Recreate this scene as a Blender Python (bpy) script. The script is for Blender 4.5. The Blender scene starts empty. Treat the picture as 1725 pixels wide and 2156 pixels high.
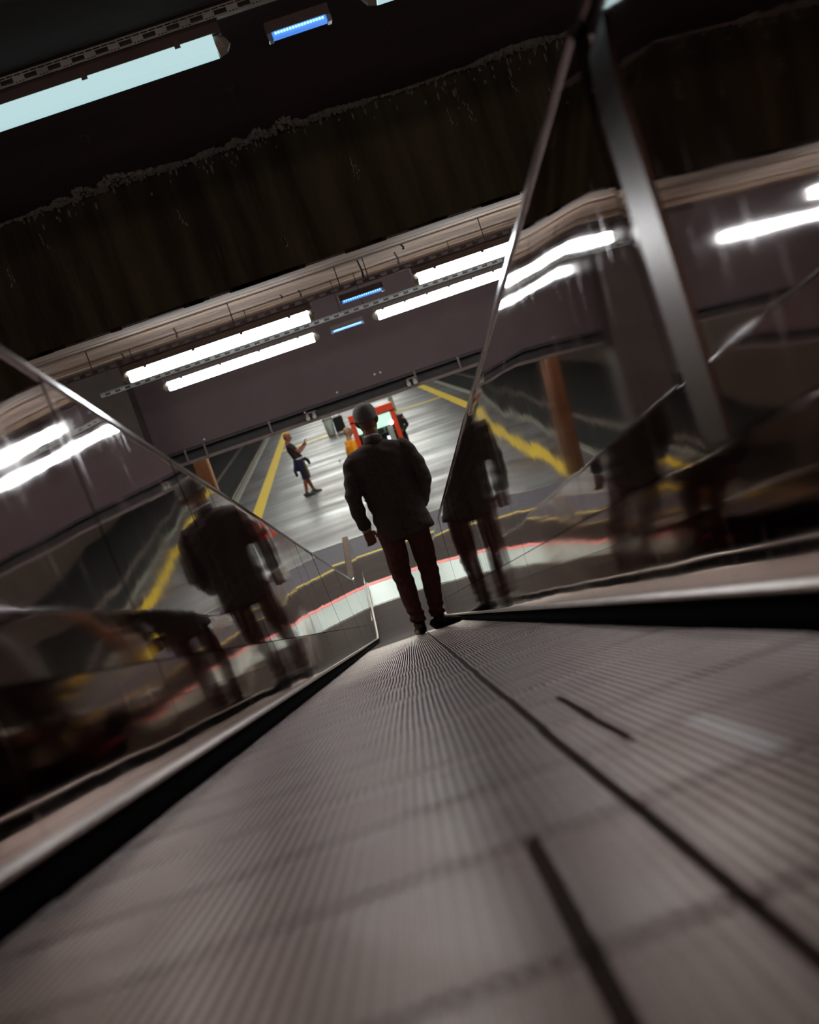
import bpy, bmesh, math, random
from mathutils import Vector, Matrix
random.seed(7)
S = bpy.context.scene
COL = S.collection

# ------------------------------------------------------------------ camera
FPX = 3000.0                       # focal length in pixels of the 1725x2156 frame
ROLL = math.radians(19.0)
CR, SR = math.cos(ROLL), math.sin(ROLL)
CAM = Vector((0.0, 0.0, 3.45))     # metres; platform floor is z = 0, the walkway runs along +y
U0, VH = 394.0, 898.0              # where the +y direction vanishes, in the levelled frame
UC, VC = CR*862.5 - SR*1078.0, SR*862.5 + CR*1078.0
F_ = Vector(((U0-UC)/FPX, (VH-VC)/FPX, 1.0)).normalized()
U_ = (Vector((0, -1, 0)) - F_*F_.dot(Vector((0, -1, 0)))).normalized()
R_ = F_.cross(U_)
def cam2world(c): return Vector((c.dot(R_), c.dot(F_), c.dot(U_)))
ax_u = Vector((R_.x, F_.x, U_.x)); ax_v = Vector((R_.y, F_.y, U_.y)); ax_w = Vector((R_.z, F_.z, U_.z))
ix = ax_u*CR + ax_v*SR             # image right
iy = -ax_u*SR + ax_v*CR            # image down
cd = bpy.data.cameras.new('camera'); cam = bpy.data.objects.new('camera', cd); COL.objects.link(cam)
cam.matrix_world = Matrix(((ix.x, -iy.x, -ax_w.x, CAM.x), (ix.y, -iy.y, -ax_w.y, CAM.y),
                           (ix.z, -iy.z, -ax_w.z, CAM.z), (0, 0, 0, 1)))
cd.sensor_fit = 'VERTICAL'; cd.sensor_height = 36.0; cd.lens = FPX/2156.0*36.0
cd.clip_start = 0.02; cd.clip_end = 300
cd.dof.use_dof = True; cd.dof.focus_distance = 7.2; cd.dof.aperture_fstop = 4.2
S.camera = cam
def P(px, py, y):
    """point at depth y that shows at photo pixel (px, py)"""
    d = ax_w + ix*((px-862.5)/FPX) + iy*((py-1078.0)/FPX)
    return CAM + d*(y/d.y)

# ------------------------------------------------------------------ world, exposure
w = bpy.data.worlds.new('world'); S.world = w; w.use_nodes = True
w.node_tree.nodes['Background'].inputs[0].default_value = (0.02, 0.017, 0.018, 1)
w.node_tree.nodes['Background'].inputs[1].default_value = 1.0
S.view_settings.view_transform = 'Standard'; S.view_settings.look = 'None'
S.view_settings.exposure = 0.0; S.view_settings.gamma = 1.0; S.view_settings.use_curve_mapping = False
L_FAR, L_NEAR, L_BACK, L_PLAT = 20.0, 0.80, 7.2, 54.0     # brightness of the lamp rows

# ------------------------------------------------------------------ materials
def mat(name, col, rough=0.6, metal=0.0, var=0.0, scale=8.0, stretch=(1, 1, 1), col2=None, bump=0.0, bscale=None,
        emit=None, estr=0.0, rvar=0.0, spec=0.5, coat=0.0):
    m = bpy.data.materials.new(name); m.use_nodes = True
    nt = m.node_tree; b = nt.nodes['Principled BSDF']
    b.inputs['Base Color'].default_value = (*col, 1); b.inputs['Roughness'].default_value = rough
    b.inputs['Metallic'].default_value = metal; b.inputs['Specular IOR Level'].default_value = spec
    if coat: b.inputs['Coat Weight'].default_value = coat
    if emit: b.inputs['Emission Color'].default_value = (*emit, 1); b.inputs['Emission Strength'].default_value = estr
    tc = nt.nodes.new('ShaderNodeTexCoord'); mp = nt.nodes.new('ShaderNodeMapping'); mp.inputs['Scale'].default_value = stretch
    nt.links.new(tc.outputs['Object'], mp.inputs[0])
    nz = nt.nodes.new('ShaderNodeTexNoise'); nz.inputs['Scale'].default_value = scale; nz.inputs['Detail'].default_value = 6; nz.inputs['Roughness'].default_value = .6
    nt.links.new(mp.outputs[0], nz.inputs['Vector'])
    if var or col2:
        rp = nt.nodes.new('ShaderNodeValToRGB')
        c2 = col2 or tuple(c*(1-var) for c in col)
        rp.color_ramp.elements[0].position = .34; rp.color_ramp.elements[0].color = (*c2, 1)
        rp.color_ramp.elements[1].position = .66; rp.color_ramp.elements[1].color = (*col, 1)
        nt.links.new(nz.outputs[0], rp.inputs[0]); nt.links.new(rp.outputs[0], b.inputs['Base Color'])
    if rvar:
        mr = nt.nodes.new('ShaderNodeMapRange'); mr.inputs[1].default_value = .3; mr.inputs[2].default_value = .7
        mr.inputs[3].default_value = max(.02, rough-rvar); mr.inputs[4].default_value = min(1, rough+rvar)
        nt.links.new(nz.outputs[0], mr.inputs[0]); nt.links.new(mr.outputs[0], b.inputs['Roughness'])
    if bump:
        bp = nt.nodes.new('ShaderNodeBump'); bp.inputs['Strength'].default_value = 1.0; bp.inputs['Distance'].default_value = bump
        n2 = nz
        if bscale:
            n2 = nt.nodes.new('ShaderNodeTexNoise'); n2.inputs['Scale'].default_value = bscale; n2.inputs['Detail'].default_value = 5
            nt.links.new(mp.outputs[0], n2.inputs['Vector'])
        nt.links.new(n2.outputs[0], bp.inputs['Height']); nt.links.new(bp.outputs[0], b.inputs['Normal'])
    return m

def steel_mat(name, col, rough, wave, ripple, scratch=True):
    """polished stainless sheet: slow buckles, fine vertical ripple, wiped haze and hairline scratches"""
    m = bpy.data.materials.new(name); m.use_nodes = True
    nt = m.node_tree; N = nt.nodes; L = nt.links; b = N['Principled BSDF']
    b.inputs['Base Color'].default_value = (*col, 1); b.inputs['Metallic'].default_value = 1.0
    tc = N.new('ShaderNodeTexCoord')
    def noise(sc, st, det=2.0, rough=.5):
        mp = N.new('ShaderNodeMapping'); mp.inputs['Scale'].default_value = st; L.new(tc.outputs['Object'], mp.inputs[0])
        n = N.new('ShaderNodeTexNoise'); n.inputs['Scale'].default_value = sc; n.inputs['Detail'].default_value = det; n.inputs['Roughness'].default_value = rough
        L.new(mp.outputs[0], n.inputs['Vector']); return n.outputs[0]
    def math_(op, a, c):
        n = N.new('ShaderNodeMath'); n.operation = op
        for i, q in enumerate((a, c)):
            if isinstance(q, (int, float)): n.inputs[i].default_value = q
            else: L.new(q, n.inputs[i])
        return n.outputs[0]
    big = math_('MULTIPLY', noise(1.0, (1, 1.5, 2.6), 1.0), wave)
    fine = math_('MULTIPLY', noise(1.0, (1, 9, 1.6), 2.0), ripple)
    h = math_('ADD', big, fine)
    bp = N.new('ShaderNodeBump'); bp.inputs['Strength'].default_value = 1.0; bp.inputs['Distance'].default_value = 1.0
    L.new(h, bp.inputs['Height']); L.new(bp.outputs[0], b.inputs['Normal'])
    hz = noise(1.0, (1, 3.2, 2.2), 4.0, .6)
    mr = N.new('ShaderNodeMapRange'); mr.inputs[1].default_value = .35; mr.inputs[2].default_value = .75
    mr.inputs[3].default_value = rough; mr.inputs[4].default_value = rough+.045
    L.new(hz, mr.inputs[0]); r = mr.outputs[0]
    if scratch:
        mp = N.new('ShaderNodeMapping'); mp.inputs['Rotation'].default_value = (math.radians(28), 0, 0); mp.inputs['Scale'].default_value = (1, 130, 4.5)
        L.new(tc.outputs['Object'], mp.inputs[0])
        n = N.new('ShaderNodeTexNoise'); n.inputs['Scale'].default_value = 1; n.inputs['Detail'].default_value = 3
        L.new(mp.outputs[0], n.inputs['Vector'])
        s = N.new('ShaderNodeMapRange'); s.inputs[1].default_value = .66; s.inputs[2].default_value = .76; s.inputs[3].default_value = 0; s.inputs[4].default_value = .22
        L.new(n.outputs[0], s.inputs[0]); r = math_('ADD', r, s.outputs[0])
    L.new(r, b.inputs['Roughness'])
    return m

M = {}
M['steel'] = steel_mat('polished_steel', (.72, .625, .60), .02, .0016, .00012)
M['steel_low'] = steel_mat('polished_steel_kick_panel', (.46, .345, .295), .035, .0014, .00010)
M['strip'] = mat('dull_steel_strip', (.13, .092, .074), .27, 1.0, .15, 40, (1, 1, .1))
M['brushed'] = mat('brushed_steel', (.40, .33, .30), .24, 1.0, .15, 40, (1, 1, .1))
M['cap'] = mat('steel_edge', (.66, .64, .64), .15, 1.0, .1, 20)
M['trim'] = mat('worn_steel_trim', (.52, .42, .36), .30, 1.0, .25, 25, (1, .4, 1))
M['rubber'] = mat('black_rubber', (.006, .005, .005), .9, 0, .3, 30, spec=.08)
M['handrail'] = mat('brown_rubber', (.22, .12, .075), .9, 0, .3, 20)
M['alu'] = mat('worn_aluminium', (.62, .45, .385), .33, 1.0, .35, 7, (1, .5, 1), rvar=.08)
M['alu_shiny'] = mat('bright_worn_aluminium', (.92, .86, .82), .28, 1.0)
M['pallet_far'] = mat('far_pallet_average', (.095, .058, .047), .85, .0, .2, 9)  # far pallets: ridges and groove shade averaged into one brown; fills skipped ridges
M['dirt'] = mat('groove_dirt', (.020, .012, .011), .8)
M['ceiling'] = mat('sooty_concrete', (.10, .060, .053), .85, 0, .45, 1.4, bump=.004, bscale=14)
M['wall_conc'] = mat('dark_plaster', (.17, .115, .090), .8, 0, .4, 1.2, bump=.003, bscale=12)
M['board'] = mat('board_marked_concrete', (.78, .55, .38), .8, 0, 0, 3.0, (.5, 14, 6), col2=(.36, .25, .19), bump=.004)
M['lintel'] = mat('mauve_plaster', (.120, .075, .074), .75, 0, .22, 1.3, bump=.0015, bscale=40)
M['crust'] = mat('mineral_crust', (.85, .76, .70), .9, 0, .35, 30, bump=.003)
M['stain'] = mat('mineral_stain', (.16, .11, .085), .9, 0, .5, 20)
M['lamp_body'] = mat('fixture_plastic', (.17, .13, .12), .55, 0, .2, 6)
M['lamp_cap'] = mat('fixture_end', (.62, .58, .48), .4, 0, .2, 10)
M['galv'] = mat('galvanised_steel', (.52, .55, .51), .45, .6, .35, 12)
M['galv_dark'] = mat('old_galvanised_steel', (.16, .135, .125), .5, .5, .4, 12)
M['iron'] = mat('dark_iron', (.045, .034, .032), .5, .4, .4, 14)
M['rail_brown'] = mat('brown_painted_steel', (.20, .145, .125), .5, .2, .3, 9)
M['rail_brown2'] = mat('brown_pilaster_paint', (.065, .042, .032), .7, 0, .3, 3)
M['led_body'] = mat('led_housing', (.19, .145, .13), .5, 0, .2, 9)
M['clear'] = mat('clear_end', (.45, .6, .75), .15, 0)
def emis(name, col, st):
    return mat(name, (.8, .8, .8), .4, emit=col, estr=st)
M['tube_far'] = emis('tube_light_far', (.90, .96, 1.0), L_FAR)
M['tube_near'] = emis('tube_light_near', (.56, .83, .86), L_NEAR)
M['tube_fill'] = emis('tube_light_fill', (1.0, .74, .65), L_BACK)
M['tube_plat'] = emis('tube_light_platform', (.97, 1.0, .92), L_PLAT)
M['blue'] = emis('blue_led_strip', (.03, .20, .75), 1.1)
M['blue_dot'] = emis('blue_led', (.25, .75, 1.0), 3.0)
M['yellow'] = mat('yellow_line_paint', (.80, .54, .004), .6, 0, .18, 9, spec=.2)
M['white_edge'] = mat('pale_edge_stone', (.26, .26, .20), .5, 0, .3, 6)
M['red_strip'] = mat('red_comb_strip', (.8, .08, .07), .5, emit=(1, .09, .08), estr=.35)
M['plate'] = mat('landing_plate_steel', (.15, .20, .18), .38, .9, .25, 16, (1, 8, 1))
M['mat_floor'] = mat('ribbed_rubber_floor', (.070, .043, .037), .8, 0, .25, 3, spec=.1)
M['mauve_floor'] = mat('dark_terrazzo', (.085, .068, .092), .7, 0, .25, 5, spec=.15)
M['concrete_slope'] = mat('stair_concrete', (.14, .11, .10), .8, 0, .3, 3)
M['trench'] = mat('track_ballast', (.009, .0065, .006), .9, 0, .5, 6, bump=.02)
M['rail_steel'] = mat('running_rail', (.35, .27, .24), .35, .9)
M['pillar'] = mat('orange_brown_paint', (.40, .16, .075), .5, 0, .3, 4)

# polished platform floor: broad worn patches change both tint and gloss
def floor_mat():
    m = mat('polished_terrazzo', (.128, .136, .150), .3, 0, 0, .35, (1, .45, 1), col2=(.092, .066, .056), spec=.13)
    nt = m.node_tree; b = nt.nodes['Principled BSDF']; tc = [n for n in nt.nodes if n.type == 'TEX_COORD'][0]
    mp = nt.nodes.new('ShaderNodeMapping'); mp.inputs['Scale'].default_value = (.22, .8, 1); nt.links.new(tc.outputs['Object'], mp.inputs[0])
    n = nt.nodes.new('ShaderNodeTexNoise'); n.inputs['Scale'].default_value = 1.0; n.inputs['Detail'].default_value = 2; nt.links.new(mp.outputs[0], n.inputs['Vector'])
    mr = nt.nodes.new('ShaderNodeMapRange'); mr.inputs[1].default_value = .35; mr.inputs[2].default_value = .65; mr.inputs[3].default_value = .32; mr.inputs[4].default_value = .55
    nt.links.new(n.outputs[0], mr.inputs[0]); nt.links.new(mr.outputs[0], b.inputs['Roughness'])
    return m
M['platform'] = floor_mat()

# beam face: run-off streaks down the concrete, a few pale lime runs
def beam_mat():
    m = mat('streaked_concrete', (.27, .22, .128), .85, 0, 0, 1.0, (5.5, 1, .55), col2=(.10, .072, .050), bump=.004, bscale=9)
    nt = m.node_tree; b = nt.nodes['Principled BSDF']; tc = [n for n in nt.nodes if n.type == 'TEX_COORD'][0]
    rp = [n for n in nt.nodes if n.type == 'VALTORGB'][0]
    mp = nt.nodes.new('ShaderNodeMapping'); mp.inputs['Scale'].default_value = (13, 1, .8); nt.links.new(tc.outputs['Object'], mp.inputs[0])
    n = nt.nodes.new('ShaderNodeTexNoise'); n.inputs['Scale'].default_value = 1.0; n.inputs['Detail'].default_value = 7; n.inputs['Roughness'].default_value = .7
    nt.links.new(mp.outputs[0], n.inputs['Vector'])
    mr = nt.nodes.new('ShaderNodeMapRange'); mr.inputs[1].default_value = .655; mr.inputs[2].default_value = .78; mr.inputs[3].default_value = 0; mr.inputs[4].default_value = .8
    nt.links.new(n.outputs[0], mr.inputs[0])
    mx = nt.nodes.new('ShaderNodeMix'); mx.data_type = 'RGBA'
    nt.links.new(mr.outputs[0], mx.inputs[0]); nt.links.new(rp.outputs[0], mx.inputs[6]); mx.inputs[7].default_value = (.50, .42, .34, 1)
    nt.links.new(mx.outputs[2], b.inputs['Base Color'])
    return m
M['beam'] = beam_mat()

# ------------------------------------------------------------------ mesh helpers
def obj(name, bm, m, parent=None, smooth=False, bevel=0.0, loc=None):
    me = bpy.data.meshes.new(name)
    bmesh.ops.recalc_face_normals(bm, faces=bm.faces)
    bm.to_mesh(me); bm.free()
    for x in (m if isinstance(m, (list, tuple)) else [m]): me.materials.append(x)
    if smooth: me.polygons.foreach_set('use_smooth', [True]*len(me.polygons))
    o = bpy.data.objects.new(name, me); COL.objects.link(o)
    if parent: o.parent = parent
    if loc: o.location = loc
    if bevel:
        md = o.modifiers.new('bevel', 'BEVEL'); md.width = bevel; md.segments = 2; md.limit_method = 'ANGLE'
    return o
def box(bm, x0, x1, y0, y1, z0, z1, mi=0):
    v = [bm.verts.new(p) for p in ((x0,y0,z0),(x1,y0,z0),(x1,y1,z0),(x0,y1,z0),(x0,y0,z1),(x1,y0,z1),(x1,y1,z1),(x0,y1,z1))]
    for f in ((0,3,2,1),(4,5,6,7),(0,1,5,4),(1,2,6,5),(2,3,7,6),(3,0,4,7)):
        fc = bm.faces.new([v[i] for i in f]); fc.material_index = mi
    return v
def B(*a, **k):
    bm = bmesh.new(); box(bm, *a, **k); return bm
def prism(bm, prof, axis, a, b, mi=0):
    """extrude a 2-D profile along an axis ('x': profile is y,z; 'y': profile is x,z)"""
    f = (lambda p, t: (t, p[0], p[1])) if axis == 'x' else (lambda p, t: (p[0], t, p[1]))
    A = [bm.verts.new(f(p, a)) for p in prof]; C = [bm.verts.new(f(p, b)) for p in prof]; n = len(prof)
    for i in range(n):
        fc = bm.faces.new((A[i], A[(i+1) % n], C[(i+1) % n], C[i])); fc.material_index = mi
    bm.faces.new(A).material_index = mi; bm.faces.new(C).material_index = mi
def tube(bm, pts, rad, n=14, ref=(1, 0, 0), mi=0):
    """lofted elliptical tube; rad entries are r or (along ref, across)"""
    pts = [Vector(p) for p in pts]; ref = Vector(ref); rings = []
    for i, p in enumerate(pts):
        t = (pts[min(i+1, len(pts)-1)] - pts[max(i-1, 0)]).normalized()
        a = (ref - t*ref.dot(t)).normalized(); c = t.cross(a)
        r = rad[i]; rx, ry = r if isinstance(r, (tuple, list)) else (r, r)
        rings.append([bm.verts.new(p + a*(rx*math.cos(2*math.pi*k/n)) + c*(ry*math.sin(2*math.pi*k/n))) for k in range(n)])
    for A, C in zip(rings, rings[1:]):
        for k in range(n): bm.faces.new((A[k], A[(k+1) % n], C[(k+1) % n], C[k])).material_index = mi
    bm.faces.new(rings[0][::-1]).material_index = mi; bm.faces.new(rings[-1]).material_index = mi
def ball(bm, c, r, seg=14, rings=9):
    q = bmesh.ops.create_uvsphere(bm, u_segments=seg, v_segments=rings, radius=1.0)
    s = r if isinstance(r, (tuple, list)) else (r, r, r)
    for v in q['verts']: v.co = Vector((v.co.x*s[0], v.co.y*s[1], v.co.z*s[2])) + Vector(c)
_b = bmesh.new(); bmesh.ops.create_icosphere(_b, subdivisions=1, radius=1.0)
ICO_V = [v.co.copy() for v in _b.verts]; ICO_F = [[v.index for v in f.verts] for f in _b.faces]; _b.free()
def blobs(name, items, m, parent):
    """many small lumps in one mesh; items = (centre, radii)"""
    vs, fs = [], []
    for c, r in items:
        n = len(vs)
        vs += [(c[0]+p.x*r[0], c[1]+p.y*r[1], c[2]+p.z*r[2]) for p in ICO_V]; fs += [[n+i for i in f] for f in ICO_F]
    me = bpy.data.meshes.new(name); me.from_pydata(vs, [], fs); me.materials.append(m)
    o = bpy.data.objects.new(name, me); COL.objects.link(o); o.parent = parent
    return o
def empty(name, loc=(0, 0, 0), rz=0.0):
    o = bpy.data.objects.new(name, None); COL.objects.link(o); o.location = loc; o.rotation_euler = (0, 0, rz); o.empty_display_size = .1
    return o
def tag(o, label, cat, group=None):
    o['label'] = label; o['category'] = cat
    if group: o['group'] = group
    return o
def struct(o): o['kind'] = 'structure'; return o
def sbox(name, m, *a, parent=None):
    o = obj(name, B(*a), m, parent)
    return o if parent else struct(o)
def copy_tree(o, parent=None):
    c = o.copy(); COL.objects.link(c); c.parent = parent
    for ch in list(o.children): copy_tree(ch, c)
    return c

# ------------------------------------------------------------------ the walkway's line: an 11.7 degree ramp that levels out
SL = math.tan(math.radians(11.67)); H0 = .147/math.cos(math.radians(11.67))
Z0 = CAM.z - H0                                  # ramp surface under the camera
YB = Z0/SL                                       # where the ramp meets the platform level
TH = math.radians(11.67); RAD = 5.0; TL = RAD*math.tan(TH/2)
S_T0 = (YB)/math.cos(TH) - TL                    # path length to the start of the curve
def path(s):
    """s = 0 under the camera; returns (y, z, angle below level)"""
    if s <= S_T0: return s*math.cos(TH), Z0 - s*math.sin(TH), TH
    a = (s-S_T0)/RAD
    y0, z0 = S_T0*math.cos(TH), Z0 - S_T0*math.sin(TH)
    if a < TH:
        t = TH - a
        return y0 + RAD*(math.sin(TH)-math.sin(t)), z0 - RAD*(math.cos(t)-math.cos(TH)), t
    ye = y0 + RAD*math.sin(TH)
    return ye + (s-S_T0-RAD*TH), 0.0, 0.0
def pt(s, x, h):
    y, z, a = path(s); return Vector((x, y + h*math.sin(a), z + h*math.cos(a)))
def s_of_y(y):
    lo, hi = -10, 40
    for _ in range(50):
        mid = (lo+hi)/2
        if path(mid)[0] < y: lo = mid
        else: hi = mid
    return lo
XL, XR = -.418, .388                              # pallet edges
S_END = s_of_y(19.75); S_START = -3.2

# ================================================================== SETTING
CZ = CAM.z + 1.40                                 # ceiling over the ramp
YBM = 9.8                                         # front face of the deep beam
BZ = CAM.z + .513                                 # beam underside
YLN = 16.0                                        # face of the lintel over the platform opening
LZ = CAM.z - .652                                 # lintel bottom
WL, WR = -5.0, 5.2
ceiling = sbox('ceiling', M['ceiling'], WL-.3, WR+.3, 1.7, YBM+.05, CZ, CZ+.25)
up = sbox('ceiling', M['ceiling'], WL-.3, WR+.3, -6.0, 1.9, 5.95, 6.2)
sbox('wall_riser', M['ceiling'], WL-.3, WR+.3, 1.7, 1.9, CZ, 6.2)
beam = sbox('ceiling_beam', M['beam'], WL-.3, WR+.3, YBM, YBM+.04, BZ, CZ+.25)
soffit = sbox('ceiling_soffit', M['board'], WL-.3, WR+.3, YBM+.02, YLN+.1, BZ+.0, BZ+.3)
lint = sbox('wall_lintel', M['lintel'], WL+.02, WR+.3, YLN, YLN+.35, LZ, BZ)
sbox('wall_left', M['wall_conc'], WL-.3, WL, -6, YLN+.35, -1.2, 6.2)
sbox('wall_right', M['wall_conc'], WR, WR+.3, -6, YLN+.35, -1.2, 6.2)
sbox('wall_back', M['wall_conc'], WL-.3, WR+.3, -6.3, -6, 2, 6.2)
# stair flights' concrete either side of the walkway, and the upper landing
for nm, x0, x1 in (('floor_ramp_left', WL, XL-.125), ('floor_ramp_right', XR+.125, WR)):
    bm = bmesh.new()
    prism(bm, [(-3.2, Z0+3.2*SL-.05), (YB, -.05), (YB, -.4), (-3.2, Z0+3.2*SL-.4)], 'x', x0, x1)
    struct(obj(nm, bm, M['concrete_slope']))
sbox('floor_landing', M['concrete_slope'], WL, WR, -6, -3.2, Z0+3.2*SL-.4, Z0+3.2*SL-.002)
# board joints in the soffit are shallow grooves: thin raised boards under the slab
bm = bmesh.new(); yy = YBM+.06; k = 0
while yy < YLN-.1:
    wdt = .34+.12*random.random()
    o = sbox('board', M['board'], WL, WR, yy, min(yy+wdt-.012, YLN-.02), BZ-.006-.008*random.random(), BZ+.01, parent=soffit)
    yy += wdt
bm.free()
# patched dark edge where the beam face meets its underside
bm = bmesh.new()
for i in range(60):
    x = random.uniform(WL, WR); l = random.uniform(.05, .3)
    box(bm, x, x+l, YBM-.008, YBM+.03, BZ-.004-.012*random.random(), BZ+.012)
o = obj('beam_edge_spall', bm, M['ceiling'], beam); o['kind'] = 'stuff'

# lime crust growing out of the joint between ceiling and beam
def prof(x):
    a = .5+.5*math.sin(x*3.1+1.0)*math.sin(x*1.3+.4)
    return .05 + .62*max(0, a*(.35+.65*abs(math.sin(x*11.0+2*math.sin(x*5)))))**1.5
x = WL; items = []
while x < WR:
    d = prof(x)
    n = 1 if d < .12 else 3
    for q in range(n):
        t = 1.0 if q == 0 else random.random()
        r = random.uniform(.004, .012)
        items.append(((x+random.uniform(-.01, .01), YBM - d*t*random.uniform(.75, 1.1) - .01, CZ-.002), (r*random.uniform(.8, 1.8), r*random.uniform(1.5, 5), r*random.uniform(.8, 2.4))))
    if random.random() < .13:
        r = random.uniform(.004, .011)
        items.append(((x, YBM-.004, CZ-random.random()**2*.12-.01), (r, r*.6, r*random.uniform(1, 4))))
    x += random.uniform(.002, .008)
for _ in range(26):                                   # pale lime runs down the beam face
    x = random.uniform(WL, WR); z = CZ-random.uniform(.03, .35)
    for k in range(10):
        items.append(((x+.004*k*random.uniform(-.5, 1), YBM-.001, z-.012*k), (.006*random.uniform(.3, 1), .002, .010)))
o = blobs('mineral_crust', items, M['crust'], beam); o['kind'] = 'stuff'
# rust rings with run-off trails on the ceiling
for px, py, r, tr in ((178, 290, .020, .9), (483, 182, .018, 1.3), (808, 68, .034, .0), (868, 150, .0, 1.0), (58, 190, .0, .8), (90, 340, 0, 1.5)):
    d = ax_w + ix*((px-862.5)/FPX) + iy*((py-1078.0)/FPX); q = CAM + d*((CZ-CAM.z)/d.z)
    items = []
    if r: items += [((q.x+r*math.cos(2*math.pi*k/14), q.y+5.0*r*math.sin(2*math.pi*k/14), CZ-.001), (.008, .035, .004)) for k in range(14)]
    if tr: items += [((q.x+.012*k/26*random.uniform(.5, 1), q.y+r*4+tr*k/26, CZ-.0005), (.004*random.uniform(.5, 1.2), tr/26*.8, .002)) for k in range(26)]
    blobs('stain_trail', items, M['stain'], ceiling)
# drip marks and bolts on the soffit boards and lintel
for px, py, h in ((752, 548, .16), (830, 530, .12), (845, 515, .05), (590, 620, .05), (628, 610, .08), (365, 690, .10), (256, 745, .06), (597, 505, .04)):
    d = ax_w + ix*((px-862.5)/FPX) + iy*((py-1078.0)/FPX); q = CAM + d*((BZ-.01-CAM.z)/d.z)
    bm = bmesh.new(); tube(bm, [(q.x, q.y, BZ), (q.x, q.y, BZ-.02), (q.x+.01, q.y, BZ-h*.6), (q.x+.004, q.y, BZ-h)], [.012, .007, .007, .010], 6)
    obj('hook', bm, M['iron'], soffit)
for px, py in ((710, 826), (789, 788), (801, 784), (430, 925), (642, 868)):
    q = P(px, py, YLN-.004); bm = bmesh.new(); ball(bm, q, (.012, .006, .012), 8, 6); obj('bolt', bm, M['crust'], lint)

sbox('wall_pilaster', M['rail_brown2'], -2.62, -2.08, YLN-.55, YLN+.02, -1.0, BZ+.02)
# service channel under the lintel: back board, top and bottom rails, brackets
chan = struct(empty('trim_1', (0, YLN, LZ)))
def cpart(name, m, x0, x1, y0, y1, z0, z1, bev=0):
    return obj(name, B(x0, x1, y0-YLN, y1-YLN, z0-LZ, z1-LZ), m, chan, bevel=bev)
cpart('back_board', M['iron'], WL-.3, WR, YLN+.10, YLN+.14, LZ-.16, LZ+.0)
cpart('bottom_rail', M['rail_brown'], WL-.3, WR, YLN-.02, YLN+.16, LZ-.178, LZ-.138, .004)
cpart('bottom_rail', M['iron'], WL-.3, WR, YLN-.015, YLN+.0, LZ-.135, LZ-.118, .002)
cpart('top_rail', M['iron'], WL-.3, WR, YLN-.02, YLN+.12, LZ-.035, LZ-.001, .004)
for px, py in ((436, 953), (395, 965), (572, 906), (876, 796), (968, 768)):
    q = P(px, py, YLN)
    cpart('bracket', M['rail_brown'], q.x-.012, q.x+.012, YLN-.035, YLN+.0, LZ-.16, LZ-.001, .003)
for px, lab in ((655, 'small pale twin spotlight clamped under the mauve lintel'), (866, 'small grey spotlight hanging under the lintel beside the steel edge')):
    q = P(px, 872 if px == 655 else 797, YLN-.05)
    t = tag(empty('spotlight', (q.x, YLN-.06, LZ-.10)), lab, 'spotlight', 'spotlights under the lintel')
    obj('mount', B(-.06, .06, -.01, .04, .03, .045), M['rail_brown'], t)
    for sx in (-.045, .03):
        bm = bmesh.new(); tube(bm, [(sx, -.03, -.02), (sx, .03, .0), (sx, .035, .03)], [.024, .02, .012], 10); obj('lamp_head', bm, M['lamp_cap'], t)

# ------------------------------------------------------------------ platform
PX0, PX1 = -3.62, 4.72
plat = sbox('floor', M['platform'], PX0, PX1, 24.85, 125, -.3, 0)
sbox('floor_threshold', M['mauve_floor'], PX0, PX1, 22.4, 24.85, -.3, -.004)
rib = sbox('floor_ribbed', M['mat_floor'], PX0, PX1, YB, 22.4, -.3, -.006)
bm = bmesh.new()
for i in range(300):
    xx = -1.5+i*.01
    box(bm, xx, xx+.005, 19.95, 22.3, -.008, -.002)
o = obj('rib_strip', bm, M['mat_floor'], rib); o['kind'] = 'stuff'
obj('pale_joint', B(-3.6, 4.6, 24.83, 24.90, -.02, .004), M['white_edge'], plat)
obj('yellow_line', B(PX0+.75, PX1-.6, 22.52, 22.66, -.01, .003), M['yellow'], plat)
obj('yellow_line', B(-2.83, -2.53, 23.2, 120, -.01, .003), M['yellow'], plat)
obj('yellow_line', B(3.80, 4.10, 23.2, 120, -.01, .003), M['yellow'], plat)
obj('yellow_line', B(-2.53, 3.80, 53.6, 54.2, -.01, .003), M['yellow'], plat)
obj('platform_edge', B(PX0-.02, PX0+.16, 17, 120, -.2, .012), M['white_edge'], plat, bevel=.01)
obj('platform_edge', B(PX1-.16, PX1+.02, 17, 120, -.2, .012), M['white_edge'], plat, bevel=.01)
sbox('floor_track_left', M['trench'], -12, PX0, 16.4, 125, -1.5, -1.2)
sbox('floor_track_right', M['trench'], PX1, 13, 16.4, 125, -1.5, -1.2)
sbox('wall_platform_left', M['iron'], PX0-.05, PX0, 16.4, 125, -1.2, -.02)
sbox('wall_platform_right', M['iron'], PX1, PX1+.05, 16.4, 125, -1.2, -.02)
sbox('wall_track_left', M['wall_conc'], -12.3, -12, 16.4, 125, -1.5, 5)
sbox('wall_track_right', M['wall_conc'], 13, 13.3, 16.4, 125, -1.5, 5)
sbox('wall_far', M['wall_conc'], -12.3, 13.3, 125, 125.3, -1.5, 5)
sbox('ceiling_platform', M['ceiling'], -12.3, 13.3, YLN+.2, 125, 4.3, 4.6)
sbox('wall_front_left', M['wall_conc'], -12.3, WL-.3, YLN+.05, YLN+.35, -1.5, 4.6)
sbox('wall_front_right', M['wall_conc'], WR+.3, 13.3, YLN+.05, YLN+.35, -1.5, 4.6)
sbox('wall_front_top', M['wall_conc'], WL-.3, WR+.3, YLN+.1, YLN+.35, BZ, 4.6)
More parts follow.
